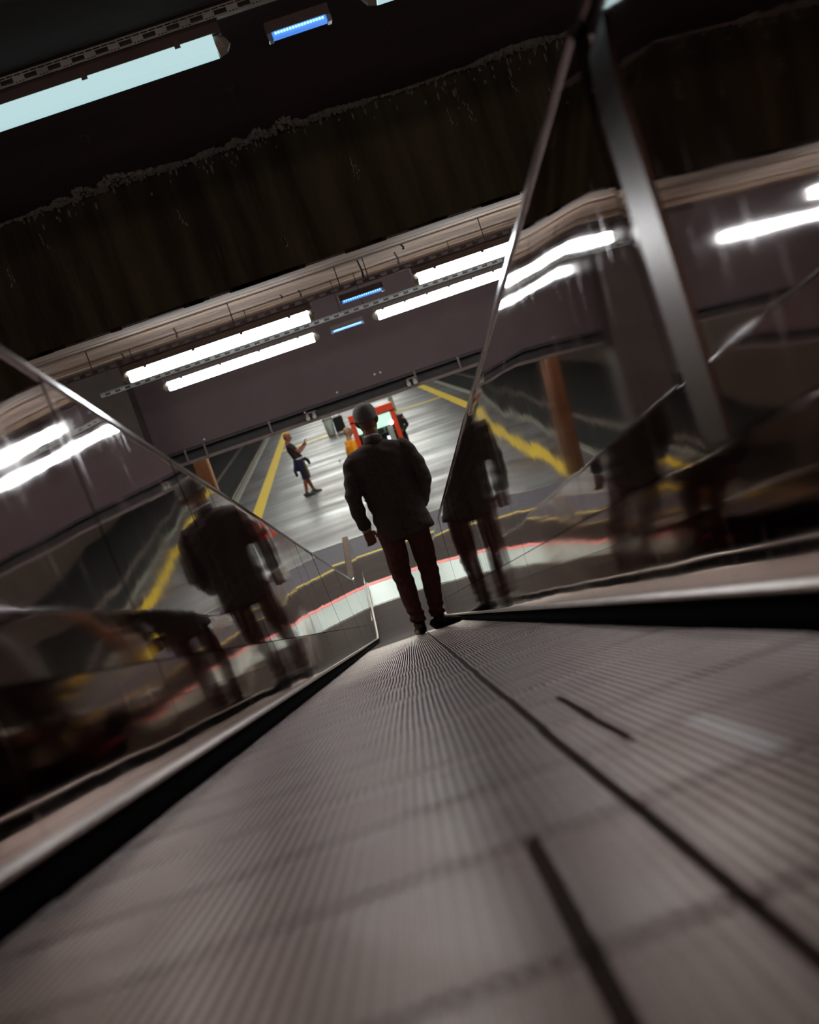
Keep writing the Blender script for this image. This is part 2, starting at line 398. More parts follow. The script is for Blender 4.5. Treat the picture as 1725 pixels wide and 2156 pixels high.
for side, xs in (('left', (-5.0, -6.45)), ('right', (6.2, 7.65))):
    for i, x in enumerate(xs):
        bm = bmesh.new(); prism(bm, [(x-.07, -1.2), (x+.07, -1.2), (x+.07, -1.18), (x+.015, -1.16), (x+.015, -1.08), (x+.035, -1.07), (x+.035, -1.04), (x-.035, -1.04), (x-.035, -1.07), (x-.015, -1.08), (x-.015, -1.16), (x-.07, -1.18)], 'y', 16.5, 124)
        tag(obj('running_rail', bm, M['rail_steel']), 'worn steel rail %s the platform, track %s the orange-brown pillar' % ('nearer' if i == 0 else 'farther from', 'beside' if side == 'left' else 'across from'), 'rail', 'running rails')
bm = bmesh.new(); q = P(432, 1000, 22.0)
prism(bm, [(q.x-.12, 21.88), (q.x-.10, 21.86), (q.x+.10, 21.86), (q.x+.12, 21.88), (q.x+.12, 22.12), (q.x+.10, 22.14), (q.x-.10, 22.14), (q.x-.12, 22.12)], 'x', 0, 1)
for v in bm.verts: v.co = Vector((v.co.y, v.co.z, v.co.x*4.35 - .05))
struct(obj('pillar', bm, M['pillar']))

# ================================================================== MOVING WALKWAY
walk = tag(empty('moving_walkway', (0, YB, 0)), 'inclined moving walkway of ridged grey metal pallets between polished steel sides', 'walkway')
PIT = .0093; PLEN = .285
def pallet_mesh(skip=(), shiny=()):
    bm = bmesh.new(); n = int((XR-XL)/PIT)
    L2 = PLEN - .011
    box(bm, XL, XR, .0, L2, -.030, -.009, 1)
    for i in range(n):
        x0 = XL + i*PIT + .0018
        if any(abs(x0-q) < PIT*.5 for q in skip):
            box(bm, x0-.0025, x0+.008, .0, L2, -.009, -.0022, 3); continue
        mi = 2 if any(abs(x0-q) < PIT*.55 for q in shiny) else 0
        a = [bm.verts.new(p) for p in ((x0, 0, -.009), (x0+.0004, 0, -.0006), (x0+.0010, 0, 0), (x0+.0046, 0, 0), (x0+.0052, 0, -.0006), (x0+.0056, 0, -.009))]
        b = [bm.verts.new((v.co.x, L2, v.co.z)) for v in a]
        for k in range(5):
            f = bm.faces.new((a[k], a[k+1], b[k+1], b[k])); f.material_index = mi if k in (1, 2, 3) else 1
        bm.faces.new(a[::-1]).material_index = 0; bm.faces.new(b).material_index = 0
    me = bpy.data.meshes.new('pallet'); bmesh.ops.recalc_face_normals(bm, faces=bm.faces); bm.to_mesh(me); bm.free()
    for k in ('alu', 'dirt', 'alu_shiny', 'pallet_far'): me.materials.append(M[k])
    return me
G1 = .088
def flat_pallet():
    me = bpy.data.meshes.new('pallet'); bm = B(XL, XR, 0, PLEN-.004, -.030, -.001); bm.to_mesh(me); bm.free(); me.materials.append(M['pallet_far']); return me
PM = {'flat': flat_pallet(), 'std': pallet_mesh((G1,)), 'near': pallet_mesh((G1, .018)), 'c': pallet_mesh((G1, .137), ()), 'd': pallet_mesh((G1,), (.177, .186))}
seam = .832
i0 = math.ceil((S_START-seam)/PLEN); s_comb = s_of_y(18.2)
for i in range(i0, 200):
    s = seam + i*PLEN
    if s + PLEN > s_comb: break
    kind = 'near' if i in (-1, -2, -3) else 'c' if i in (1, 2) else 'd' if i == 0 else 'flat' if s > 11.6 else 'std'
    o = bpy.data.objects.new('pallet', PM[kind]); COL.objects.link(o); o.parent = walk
    y, z, a = path(s); y2, z2, a2 = path(s+PLEN)
    o.location = Vector((random.uniform(-.0011, .0011), y, z)) - walk.location
    o.rotation_euler = (-math.atan2(z-z2, y2-y), random.uniform(-.0012, .0012), random.uniform(-.0035, .0035))
yc = path(s)[0]
bm = bmesh.new(); box(bm, XL-.1, XR+.1, yc+.06, 19.72, -.03, .004)
obj('landing_plate', bm, M['plate'], walk, loc=-walk.location)
bm = bmesh.new()
for i in range(int((XR-XL)/PIT)):
    x0 = XL+i*PIT+.0064
    v = [bm.verts.new(p) for p in ((x0, yc+.01, -.006), (x0+.0022, yc+.01, -.006), (x0+.0035, yc+.10, .005), (x0-.001, yc+.10, .005))]
    bm.faces.new(v)
    v2 = [bm.verts.new(p.co + Vector((0, 0, -.006))) for p in v]; bm.faces.new(v2[::-1])
    for k in range(4): bm.faces.new((v[k], v2[k], v2[(k+1) % 4], v[(k+1) % 4]))
obj('comb', bm, M['alu_shiny'], walk, loc=-walk.location)
bm = bmesh.new(); box(bm, XL-.1, XR+.1, 19.74, 19.94, -.03, .006)
obj('red_strip', bm, M['red_strip'], walk, loc=-walk.location)

def samples(a, b, n): return [a+(b-a)*i/n for i in range(n+1)]
def sweep(bm, ss, prof, mi=0, cap=None):
    """sweep a profile of (x, h) along the walkway path"""
    R = [[bm.verts.new(pt(s, x, h)) for x, h in prof] for s in ss]; n = len(prof)
    for A, C in zip(R, R[1:]):
        for k in range(n): bm.faces.new((A[k], A[(k+1) % n], C[(k+1) % n], C[k])).material_index = mi
    cap = mi if cap is None else cap
    bm.faces.new(R[0]).material_index = cap; bm.faces.new(R[-1][::-1]).material_index = cap
HS, HT = .042, .218
PLN = .67; P0 = 1.72
def balustrade(sg, xe, label):
    """sg = -1 left, +1 right; xe = pallet edge"""
    X = lambda d: xe + sg*d
    LEAN = math.tan(math.radians(2.5 if sg > 0 else 4.0)); HTOP = .772 if sg > 0 else .742
    roll_ = .30 if sg > 0 else .0
    roll_at = lambda s_: (.70 if s_ < 1.5 else .30) if sg > 0 else .0
    full = samples(S_START, S_T0-.1, 6) + samples(S_T0, S_END, 26)
    bm = bmesh.new(); sweep(bm, full, [(X(.115), -.45), (X(.125), HTOP), (X(.120), HTOP), (X(.110), -.45)])
    bmesh.ops.translate(bm, verts=bm.verts, vec=-walk.location)
    t = obj('balustrade', bm, M['brushed'], walk); t['label'] = label
    def part(name, bm, m, smooth=False):
        bmesh.ops.translate(bm, verts=bm.verts, vec=-walk.location); return obj(name, bm, m, t, smooth)
    bm = bmesh.new(); sweep(bm, full, [(X(.004), -.06), (X(.002), 0), (X(-.002), .012), (X(.002), HS), (X(.03), HS), (X(.03), -.06)]); part('skirt', bm, M['rubber'])
    bm = bmesh.new(); sweep(bm, full, [(X(-.004), HS), (X(-.008), HS+.003), (X(-.008), HS+.008), (X(-.003), HS+.013), (X(.03), HS+.013), (X(.03), HS)]); part('trim_rail', bm, M['trim'])
    a = P0 - PLN*7; k = 0
    while a < S_END-.02:
        b = min(a+PLN, S_END); ss = samples(max(a, S_START)+.0006, b-.0006, 6 if b > S_T0-.3 else 2)
        j1, j2 = random.uniform(-.0006, .0006), random.uniform(-.0014, .0014)
        if b > S_START+.1:
            x0 = .004; x1 = .010+j1; 
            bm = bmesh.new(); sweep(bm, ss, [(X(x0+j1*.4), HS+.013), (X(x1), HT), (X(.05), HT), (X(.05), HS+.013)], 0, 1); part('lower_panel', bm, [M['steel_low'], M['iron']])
            xb = .013
            pr = [(X(xb+j1), HT+.003)]
            for h_ in (HTOP-.16, HTOP-.13, HTOP-.10, HTOP-.07, HTOP-.04, HTOP-.015, HTOP):
                k_ = max(0, h_-(HTOP-.16))
                pr.append((X(xb + (h_-HT)*LEAN + roll_at(a)*k_*k_ + j1 + j2*(h_-HT)/(HTOP-HT)), h_))
            bm = bmesh.new(); sweep(bm, ss, pr + [(X(.100), HTOP), (X(.06), HT+.003)], 0, 1)
            bmesh.ops.recalc_face_normals(bm, faces=bm.faces)
            for e in bm.edges: e.smooth = len(e.link_faces) == 2 and e.calc_face_angle(3) < .3
            part('upper_panel', bm, [M['steel'], M['iron']], True)
        a = b
    xt = .013 + (HTOP-HT)*LEAN + roll_*.16*.16
    lev = s_of_y(16.2)
    for top, xc in ((samples(S_START, P0, 3), .013 + (HTOP-HT)*LEAN + roll_at(0)*.16*.16), (samples(P0, S_T0-.1, 5) + samples(S_T0, lev, 8), xt)):
        bm = bmesh.new(); sweep(bm, top, [(X(xc-.006), HTOP+.001), (X(xc-.006), HTOP+.010), (X(xc+.0), HTOP+.016), (X(.128), HTOP+.016), (X(.128), HTOP+.001)]); part('cap_rail', bm, M['cap'])
    bm = bmesh.new(); sweep(bm, samples(lev, S_END+.02, 6), [(X(xt-.003), HTOP+.001), (X(xt-.004), HTOP+.015), (X(xt+.02), HTOP+.028), (X(.110), HTOP+.028), (X(.128), HTOP+.015), (X(.126), HTOP+.001)]); part('newel_cap', bm, M['handrail'])
    bm = bmesh.new(); sweep(bm, [S_END-.004, S_END+.012], [(X(.0), -.02), (X(.012), HT), (X(xt), HTOP), (X(.124), HTOP), (X(.115), -.02)]); part('end_plate', bm, M['brushed'])
    if sg > 0:
        d = .003; hw = .062; w0 = 1.60; xb = .013; fr = []
        for h_ in (HT+.004, HTOP-.16, HTOP-.13, HTOP-.10, HTOP-.07, HTOP-.05):
            k_ = max(0, h_-(HTOP-.16)); fr.append((xb + (h_-HT)*LEAN + roll_at(1.0)*k_*k_, h_))
        bm = bmesh.new(); sweep(bm, [w0-hw, w0, w0+hw], [(X(x_-d), h_) for x_, h_ in fr] + [(X(x_+.006), h_) for x_, h_ in fr[::-1]]); part('joint_strip', bm, M['strip'])
    return t
balustrade(-1, XL, 'polished steel side with thin panel joints only')
balustrade(+1, XR, 'polished steel side with one wide brushed joint strip')

# ================================================================== LAMPS, TRAYS
def lamp(name_mat, loc, label, group, L=1.57, clips=4):
    """weatherproof tube fixture lying along x; origin at the middle of its top"""
    t = tag(empty('fluorescent_lamp', loc), label, 'lamp', group)
    h = L/2
    bm = bmesh.new(); prism(bm, [(-.055, -.055), (-.05, -.015), (-.035, 0), (.035, 0), (.05, -.015), (.055, -.055)], 'x', -h+.012, h-.012); obj('housing', bm, M['lamp_body'], t)
    bm = bmesh.new(); prism(bm, [(-.052, -.056), (-.052, -.085), (-.045, -.118), (-.028, -.138), (0, -.145), (.028, -.138), (.045, -.118), (.052, -.085), (.052, -.056)], 'x', -h+.05, h-.05); obj('diffuser', bm, M[name_mat], t)
    for sx in (-1, 1):
        bm = bmesh.new(); tube(bm, [(sx*(h-.05), 0, -.098), (sx*(h-.02), 0, -.095), (sx*h, 0, -.085)], [(.052, .046), (.046, .040), (.025, .022)], 12, (0, 1, 0)); obj('end_cap', bm, M['lamp_cap'], t)
    for i in range(clips):
        x = -h + L*(i+.5)/clips
        obj('clip', B(x-.012, x+.012, -.060, -.050, -.068, -.035), M['lamp_body'], t)
    return t

def tray(x0, x1, y, z, label, m, rods=()):
    """perforated cable channel along x; z is the bottom of its front web; holes are cut out cell by cell"""
    t = tag(empty('cable_tray', (0, y, z)), label, 'cable tray', 'perforated cable trays')
    bm = bmesh.new(); p = .1; nper = int((x1-x0)/p)
    zs = [0, .003, .007, .016, .026, .030, .036, .040]
    xs = [0, .004, .012, .018, .026, .032, .040, .044, .05, .062, .0625, .0917, .0960, 0.1]
    def hole(xm, zr):
        if zr == 1: return any(a < xm < b for a, b in ((.004, .012), (.018, .026), (.032, .040)))
        if zr in (2, 3): return .044 < xm < .096 and not (zr == 3 and False)
        if zr == 5: return (xm % .0333) > .005
        return False
    for r in range(len(zs)-1):
        if r == 5: cells = [i*p/3+d for i in range(3) for d in (0, .005)] + [p]
        elif r == 1: cells = [0, .004, .012, .018, .026, .032, .040, p]
        elif r in (2, 3): cells = [0, .044, .096, p]
        else: cells = [0, p]
        for i in range(nper if len(cells) > 2 else 1):
            o_ = x0+i*p
            cc = [o_+c for c in cells] if len(cells) > 2 else [x0, x0+nper*p]
            for a, b in zip(cc, cc[1:]):
                if len(cells) > 2 and hole((a+b)/2-o_, r): continue
                box(bm, a, b, -.026, -.0235, zs[r], zs[r+1])
    X1 = x0+nper*p
    box(bm, x0, X1, -.026, -.012, .0395, .0415); box(bm, x0, X1, -.0235, .026, -.0015, .0012)
    obj('channel', bm, m, t)
    for rx, top in rods:
        bm = bmesh.new(); tube(bm, [(rx, 0, 0), (rx, 0, top-z)], [.004, .004], 6); obj('hanger_rod', bm, M['iron'], t)
    return t

def led_bar(loc, L, label, tilt=0):
    t = tag(empty('led_light_bar', loc), label, 'light bar', 'blue LED light bars')
    h = L/2
    obj('housing', B(-h, h, -.04, .04, -.045, 0), M['led_body'], t, bevel=.003)
    obj('glow_strip', B(-h+.02, h-.02, -.036, .03, -.068, -.045), M['blue'], t)
    n = 17
    for i in range(n):
        x = -h+.035+(L-.07)*i/(n-1)
        bm = bmesh.new(); ball(bm, (0, 0, 0), (.0045, .004, .005), 6, 4); obj('led', bm, M['blue_dot'], t, loc=(x, -.037, -.053))
    for sx in (-1, 1):
        obj('end_cap', B(sx*(h-.01)-.01, sx*(h-.01)+.01, -.038, .034, -.075, -.045), M['clear'], t, bevel=.003)
    return t

# row over the ramp, near the ceiling
y1 = 6.0
zt = P(245, 203, y1).z                                # lower edge of the diffuser
zl = zt + .145 + .012
xe = P(487, 112, y1).x
lamp('tube_near', (xe-.785, y1, zl), 'large dim tube lamp under the sooty ceiling, showing most of its length', 'tube lamps above the ramp')
xs_ = P(768, 8, y1).x
lamp('tube_near', (xs_+.785, y1, zl), 'dim tube lamp under the sooty ceiling with its end past the blue LED bar', 'tube lamps above the ramp')
tray(-4.6, 4.6, y1-.02, zl+.003, 'long perforated steel cable tray fixed close under the sooty ceiling', M['galv'], [(x, CZ) for x in (-1.5, -.3, 1.0, 2.2)])
q = P(628, 52, y1)
led_bar((q.x, y1-.01, q.z+.04), .27, 'blue LED bar hanging under the cable tray by the sooty ceiling')
# two rows behind the beam
for (ya, pl, pr, plv, nm, mt) in ((11.2, (260, 797), (662, 658), (865, 583), 'darker', 'galv_dark'), (13.8, (345, 817), (670, 703), (785, 666), 'paler', 'galv')):
    a, b, c = P(pl[0], pl[1], ya), P(pr[0], pr[1], ya), P(plv[0], plv[1], ya)
    z = (a.z+b.z)/2 + .09
    Ln = b.x - a.x
    first = nm == 'darker'
    lamp('tube_far', ((a.x+b.x)/2, ya, z), 'bright white tube lamp with both ends in view, under the %s cable tray' % nm, 'bright tube lamps behind the beam', Ln)
    lamp('tube_far', (c.x+Ln/2, ya, z), 'bright white tube lamp running up to the steel balustrade, under the %s cable tray' % nm, 'bright tube lamps behind the beam', Ln, 4 if first else 7)
    tray(-2.1, 4.6, ya-.02, z+.003, ('dark perforated cable tray hung below the board-marked beam soffit' if first else 'pale perforated cable tray nearest the mauve lintel'), M[mt], [(x, BZ) for x in (-1.7, -.55, .32, .55, 1.5)])
for ya, zc, nm in ((11.2, P(460, 728, 11.2).z+.09, 'dark'), (13.8, P(508, 760, 13.8).z+.09, 'pale')):
    lamp('tube_far', (-3.75, ya, zc), 'bright tube lamp in line with the %s cable tray, past its end beyond the pilaster' % nm, 'bright tube lamps behind the beam')
    lamp('tube_far', (3.95, ya, zc), 'bright tube lamp at the far end of the %s cable tray behind the balustrade' % nm, 'bright tube lamps behind the beam')
q = P(760, 616, 11.2); led_bar((q.x, 11.19, q.z+.03), .36, 'blue LED bar under the dark cable tray behind the beam')
q = P(730, 683, 13.8); led_bar((q.x, 13.79, q.z+.03), .33, 'blue LED bar under the pale cable tray by the mauve lintel')
# unseen lamps added at the ramp top to light pallets, beam and tray
for x in (-3.2, -.72, 1.45, 3.8):
    lamp('tube_fill', (x, 2.75, CZ-.06), 'added warm fill lamp under the sooty ceiling at the top of the ramp', 'added fill lamps at the top of the ramp')
for x in (-1.0, 1.0):
    lamp('tube_fill', (x, -4.2, 5.94), 'added warm fill lamp on the high ceiling over the upper landing', 'added fill lamps over the upper landing')
# platform lamps: continuous lines across the platform
for i, y in enumerate([21.5, 26, 31, 36, 42, 48, 54, 60, 66, 72, 79, 86, 94, 102, 111]):
    for x in (-1.3, 2.3):
        lamp('tube_plat', (x, y, 4.29), 'long tube lamp on the platform ceiling beyond the lintel', 'tube lamps over the platform', 3.1)

# ================================================================== PEOPLE
M['skin_dark'] = mat('dark_brown_skin', (.38, .16, .095), .5, 0, .2, 25)
M['skin_red'] = mat('sunburnt_skin', (.26, .075, .04), .5, 0, .2, 25)
M['skin_mid'] = mat('brown_skin', (.38, .19, .12), .5, 0, .2, 25)
M['jacket'] = mat('dark_wool', (.135, .10, .09), .95, 0, .35, 60, bump=.0015, bscale=300, spec=.2)
M['trousers'] = mat('dark_maroon_cotton', (.20, .085, .074), .9, 0, .35, 30, spec=.2)
M['cap_cloth'] = mat('grey_felt', (.28, .27, .25), .95, 0, .4, 90, bump=.002, bscale=250, spec=.2)
M['leather'] = mat('black_leather', (.014, .011, .010), .42, 0, .3, 30)
M['orange_sock'] = mat('orange_brown_sock', (.35, .11, .04), .9)
M['shirt_white'] = mat('white_cotton', (.55, .53, .55), .9)
M['tee'] = mat('dark_brown_tee', (.030, .016, .015), .9, 0, .3, 20)
M['navy'] = mat('navy_cotton', (.012, .009, .042), .9, 0, .3, 20)
M['mustard'] = mat('mustard_cotton', (.16, .10, .015), .9, 0, .3, 20)
M['black_cloth'] = mat('black_cloth', (.012, .010, .011), .9)
M['orange_vest'] = mat('orange_vest', (.95, .34, .01), .8)
M['eye_white'] = mat('eye', (.6, .57, .52), .25)
M['lips'] = mat('lip', (.22, .08, .06), .5)
M['shoe_green'] = mat('dark_green_shoe', (.03, .045, .04), .6)

TMP = bpy.data.scenes.new('tmp')
def remesh(name, build, vox, m, parent, smooth=6, wrinkle=None):
    """union of overlapping lofts as one continuous skin"""
    bm = bmesh.new(); build(bm)
    bmesh.ops.recalc_face_normals(bm, faces=bm.faces)
    me = bpy.data.meshes.new('t'); bm.to_mesh(me); bm.free()
    o = bpy.data.objects.new('t', me); TMP.collection.objects.link(o)
    r = o.modifiers.new('r', 'REMESH'); r.mode = 'VOXEL'; r.voxel_size = vox
    if smooth:
        sm = o.modifiers.new('s', 'SMOOTH'); sm.iterations = smooth; sm.factor = .5
    TMP.view_layers[0].update(); dg = TMP.view_layers[0].depsgraph
    me2 = bpy.data.meshes.new_from_object(o.evaluated_get(dg)); me2.name = name
    bpy.data.objects.remove(o); bpy.data.meshes.remove(me)
    me2.materials.clear(); me2.materials.append(m)
    me2.polygons.foreach_set('use_smooth', [True]*len(me2.polygons))
    if wrinkle:
        nn = [v.normal.copy() for v in me2.vertices]
        for v, n_ in zip(me2.vertices, nn): v.co += n_*wrinkle(v.co)
    o2 = bpy.data.objects.new(name, me2); COL.objects.link(o2); o2.parent = parent
    return o2
V = Vector
def hand(bm, w, d, side, curl=.5, s=1.0, fwd=(0, 1, 0)):
    """palm and five fingers; w wrist point, d pointing direction, fwd = direction the thumb side faces"""
    d = V(d).normalized(); f = V(fwd); f = (f - d*f.dot(d)).normalized(); nrm = d.cross(f)*side   # nrm: palm side
    w = V(w)
    tube(bm, [w-d*.02*s, w+d*.02*s, w+d*.055*s, w+d*.095*s], [(.026*s, .018*s), (.034*s, .016*s), (.041*s, .015*s), (.036*s, .012*s)], 10, f)
    for i, (off, ln) in enumerate(((.030, .072), (.010, .080), (-.010, .074), (-.029, .058))):
        b = w + d*.085*s + f*off*s; ln *= s; c = curl
        p1 = b + (d*math.cos(c*.6)+nrm*math.sin(c*.6))*ln*.45; p2 = p1 + (d*math.cos(c*1.5)+nrm*math.sin(c*1.5))*ln*.33; p3 = p2 + (d*math.cos(c*2.3)+nrm*math.sin(c*2.3))*ln*.25
        tube(bm, [b-d*.02*s, b, p1, p2, p3], [.0095*s, .0095*s, .009*s, .008*s, .006*s], 8, f)
    b = w + d*.025*s + f*.025*s
    tube(bm, [b-f*.01*s, b+f*.022*s+d*.015*s+nrm*.008*s, b+f*.034*s+d*.045*s+nrm*.016*s, b+f*.032*s+d*.068*s+nrm*.022*s], [.013*s, .012*s, .010*s, .007*s], 8, nrm)
def head_shape(bm, c, yaw=0.0, s=1.0, tilt=0.0):
    """c = centre of the skull; faces +y turned by yaw"""
    Rm = Matrix.Rotation(yaw, 3, 'Z') @ Matrix.Rotation(tilt, 3, 'X'); c = V(c)
    T = lambda p: c + Rm @ (V(p)*s)
    fx = Rm @ V((1, 0, 0))
    tube(bm, [T(p) for p in ((0, .035, -.118), (0, .03, -.105), (0, .022, -.075), (0, .010, -.035), (0, .0, .01), (0, -.004, .05), (0, -.006, .085), (0, -.006, .106), (0, -.006, .114))],
         [(.02*s, .025*s), (.038*s, .045*s), (.056*s, .070*s), (.067*s, .086*s), (.073*s, .094*s), (.072*s, .094*s), (.058*s, .078*s), (.034*s, .046*s), (.012*s, .016*s)], 20, fx)
    tube(bm, [T(p) for p in ((0, .092, .012), (0, .103, -.008), (0, .114, -.028), (0, .100, -.040))], [.007*s, .010*s, .015*s, .010*s], 8, fx)      # nose
    tube(bm, [T(p) for p in ((-.045, .082, .028), (0, .094, .030), (.045, .082, .028))], [.010*s, .011*s, .010*s], 8, Rm @ V((0, 1, 0)))       # brow
    tube(bm, [T(p) for p in ((-.022, .086, -.064), (0, .096, -.064), (.022, .086, -.064))], [.007*s, .010*s, .007*s], 8, Rm @ V((0, 0, 1)))   # lips
    for sx in (-1, 1):
        tube(bm, [T(p) for p in ((sx*.070, -.008, -.034), (sx*.082, -.016, -.012), (sx*.086, -.020, .012), (sx*.074, -.010, .026))], [(.010*s, .006*s), (.018*s, .008*s), (.017*s, .008*s), (.009*s, .006*s)], 8, Rm @ V((0, 1, 0)))
    return T
def face_parts(t, T, lips='lips'):
    for sx in (-1, 1):
        bm = bmesh.new(); ball(bm, T((sx*.031, .078, .006)), .0125, 10, 8); obj('eye', bm, M['eye_white'], t, True)
        bm = bmesh.new(); ball(bm, T((sx*.031, .0865, .006)), .006, 8, 6); obj('pupil', bm, M['leather'], t, True)
def limb(bm, pts, rad, n=14, ref=(1, 0, 0)): tube(bm, pts, rad, n, ref)
def foot(bm, a, yaw, gz, s=1.0, L=.26):
    """shoe from ankle a; yaw 0 = toes to +y; gz(y) = ground height"""
    dx, dy = math.sin(yaw), math.cos(yaw); a = V(a)
    pts = []; rr = []
    for t, h, w in ((-.30, .034, .026), (-.26, .046, .036), (-.08, .050, .040), (.18, .044, .044), (.42, .034, .048), (.60, .026, .044), (.70, .018, .028)):
        x, y = a.x+dx*t*L, a.y+dy*t*L
        pts.append((x, y, gz(y)+h*s)); rr.append((w*s, h*s))
    tube(bm, pts, rr, 14, (dy, -dx, 0))
    tube(bm, [(a.x, a.y-.0, gz(a.y)+.03), (a.x, a.y, gz(a.y)+.11*s)], [(.042*s, .052*s), (.043*s, .05*s)], 12)

# ---------------------------------------------------------------- the man walking down the ramp, seen from behind
MY = 10.62
def man():
    t = tag(empty('person', (.158, MY, Z0-SL*MY)), 'man in a dark jacket, maroon trousers and grey cap walking away down the ridged ramp', 'person')
    g = lambda y: -SL*y
    hc = (.012, .03, 1.672)
    Lh, Lk, La = V((-.088, 0, .86)), V((-.112, .045, .49)), V((-.108, -.03, .09))
    Rh, Rk, Ra = V((.105, 0, .86)), V((.098, .035, .49)), V((.048, -.02, .09))
    Ls, Le, Lw = V((-.205, 0, 1.415)), V((-.272, -.035, 1.14)), V((-.258, .045, .905))
    Rs, Re, Rw = V((.215, 0, 1.415)), V((.276, -.045, 1.13)), V((.205, .10, .93))
    def body(bm):
        limb(bm, [Lh, Lk, La, (La.x, La.y, .05)], [.075, .052, .038, .038]); limb(bm, [Rh, Rk, Ra, (Ra.x, Ra.y, .05)], [.075, .052, .038, .038])
        tube(bm, [(0, 0, .80), (0, 0, .95), (0, .01, 1.15), (0, 0, 1.35), (0, 0, 1.43), (.004, .004, 1.47)], [(.15, .10), (.155, .105), (.155, .10), (.185, .10), (.16, .08), (.06, .06)], 18)
        tube(bm, [(.002, -.005, 1.42), (.006, .0, 1.52), (.010, .012, 1.60)], [.062, .057, .056], 14)
        limb(bm, [Ls, Le, Lw], [.05, .04, .028]); limb(bm, [Rs, Re, Rw], [.05, .04, .028])
        head_shape(bm, hc, -.12)
        hand(bm, Lw+V((0, .004, -.012)), (.12, .10, -1), -1, .8, 1.08, (1, .35, .1)); hand(bm, Rw+V((-.01, .01, -.01)), (-.35, .55, -.7), 1, .8, .98, (-.3, .6, .6))
    remesh('body', body, .0055, M['skin_dark'], t, 3)
    T = head_shape(bmesh.new(), hc, -.12); face_parts(t, T)
    # jacket with collar, sleeves, and a vented skirt
    def jk(bm):
        tube(bm, [(.028, .0, .765), (.027, .0, .80), (.02, .0, .95), (.010, .002, 1.10), (.004, .0, 1.25), (.002, -.006, 1.36), (.002, -.006, 1.425), (.004, -.002, 1.47), (.006, .0, 1.505)],
             [(.214, .135), (.213, .138), (.205, .132), (.200, .126), (.214, .126), (.226, .122), (.226, .108), (.188, .088), (.088, .070)], 26)
        limb(bm, [(-.170, -.004, 1.455), (-.190, -.004, 1.43), (-.214, -.008, 1.36), (-.243, -.02, 1.25), Le, (Le+Lw)*.5+V((-.004, -.006, 0)), Lw], [.040, .058, .068, .066, .060, .055, .049])
        limb(bm, [(.175, -.004, 1.455), (.197, -.004, 1.43), (.225, -.010, 1.36), (.262, -.025, 1.25), Re+V((.0, 0, 0)), (Re+Rw)*.5, Rw], [.040, .058, .068, .067, .061, .055, .049])
    def wr(c):
        n = .0035*math.sin(c.z*31+c.x*13+2*math.sin(c.x*9))*math.sin(c.x*17+1.0) + .002*math.sin(c.z*70+c.x*40)
        if abs(c.x+.27) < .09: n += .004*math.sin(c.z*55+c.y*20)
        if c.y < 0 and abs(c.x-.02) < .006 and c.z < 1.02: n -= .010
        elif c.y < 0 and abs(c.x-.01) < .004: n -= .0025
        return n
    j = remesh('jacket', jk, .0075, M['jacket'], t, 5, wr)
    bm = bmesh.new()
    tube(bm, [(.006, -.002, 1.485), (.007, .0, 1.52), (.009, .004, 1.552)], [(.088, .078), (.075, .070), (.069, .067)], 20); obj('collar', bm, M['jacket'], j, True)
    for sy, q in ((-1, Lw), (1, Rw)):
        for k in range(2):
            bm = bmesh.new(); ball(bm, q+V((sy*.047, -.012, .03+.022*k)), .006, 8, 6); obj('button', bm, M['leather'], j)
    bm = bmesh.new(); tube(bm, [(.008, .003, 1.53), (.009, .006, 1.552), (.010, .008, 1.558)], [(.064, .063), (.0635, .0625), (.058, .058)], 20); obj('shirt_collar', bm, M['shirt_white'], t, True)
    bm = bmesh.new(); tube(bm, [Lw+V((.002, .003, -.006)), Lw+V((.004, .006, -.022))], [.041, .038], 14); obj('shirt_cuff', bm, M['shirt_white'], t, True)
    # trousers
    def tr(bm):
        tube(bm, [(.015, 0, .98), (.014, 0, .88), (.012, 0, .80), (.010, 0, .745)], [(.165, .115), (.180, .120), (.188, .120), (.165, .10)], 22)
        for h_, k_, a_ in ((Lh, Lk, La), (Rh, Rk, Ra)):
            s_ = -1 if a_.x < 0 else 1
            m1 = h_.lerp(k_, .5)
            limb(bm, [(h_.x+.004*s_, 0, .84), (m1.x, m1.y, m1.z), k_+V((0, 0, .02)), k_.lerp(a_, .45)+V((0, -.012, 0)), a_+V((0, -.004, .085)), a_+V((0, -.002, .025))],
                 [(.100, .105), (.090, .098), (.079, .084), (.068, .078), (.058, .068), (.062, .074)])
    def wt(c):
        k = max(0, 1-abs(c.z-.47)/.14); q = max(0, 1-abs(c.z-.16)/.12)
        return .004*k*math.sin(c.z*80+c.x*25) + .0065*q*math.sin(c.z*95+c.x*30+c.y*25) + .003*math.sin(c.z*24+c.x*30)
    remesh('trousers', tr, .0075, M['trousers'], t, 4, wt)
    bm = bmesh.new(); tube(bm, [La+V((0, -.004, .02)), La+V((0, -.002, -.01))], [(.044, .050), (.044, .050)], 12); obj('sock', bm, M['orange_sock'], t, True)
    for a_, yw in ((La, -.10), (Ra, .85)):
        remesh('shoe', lambda bm: foot(bm, a_, yw, g, 1.0, .285), .006, M['leather'], t, 3)
    # knitted cap with a turned band
    Rm = Matrix.Rotation(-.12, 3, 'Z'); c = V(hc)
    bm = bmesh.new()
    tube(bm, [c+V((0, -.005, .018)), c+V((0, -.006, .045)), c+V((0, -.008, .078)), c+V((0, -.008, .106)), c+V((0, -.006, .124)), c+V((0, -.004, .133))], [(.082, .104), (.087, .108), (.085, .105), (.072, .090), (.050, .062), (.018, .022)], 28)
    cp = obj('cap', bm, M['cap_cloth'], t, True)
    for v in cp.data.vertices:
        a = math.atan2(v.co.y-c.y, v.co.x-c.x); v.co += V((v.co.x-c.x, v.co.y-c.y, 0)).normalized()*.0022*math.sin(a*14)
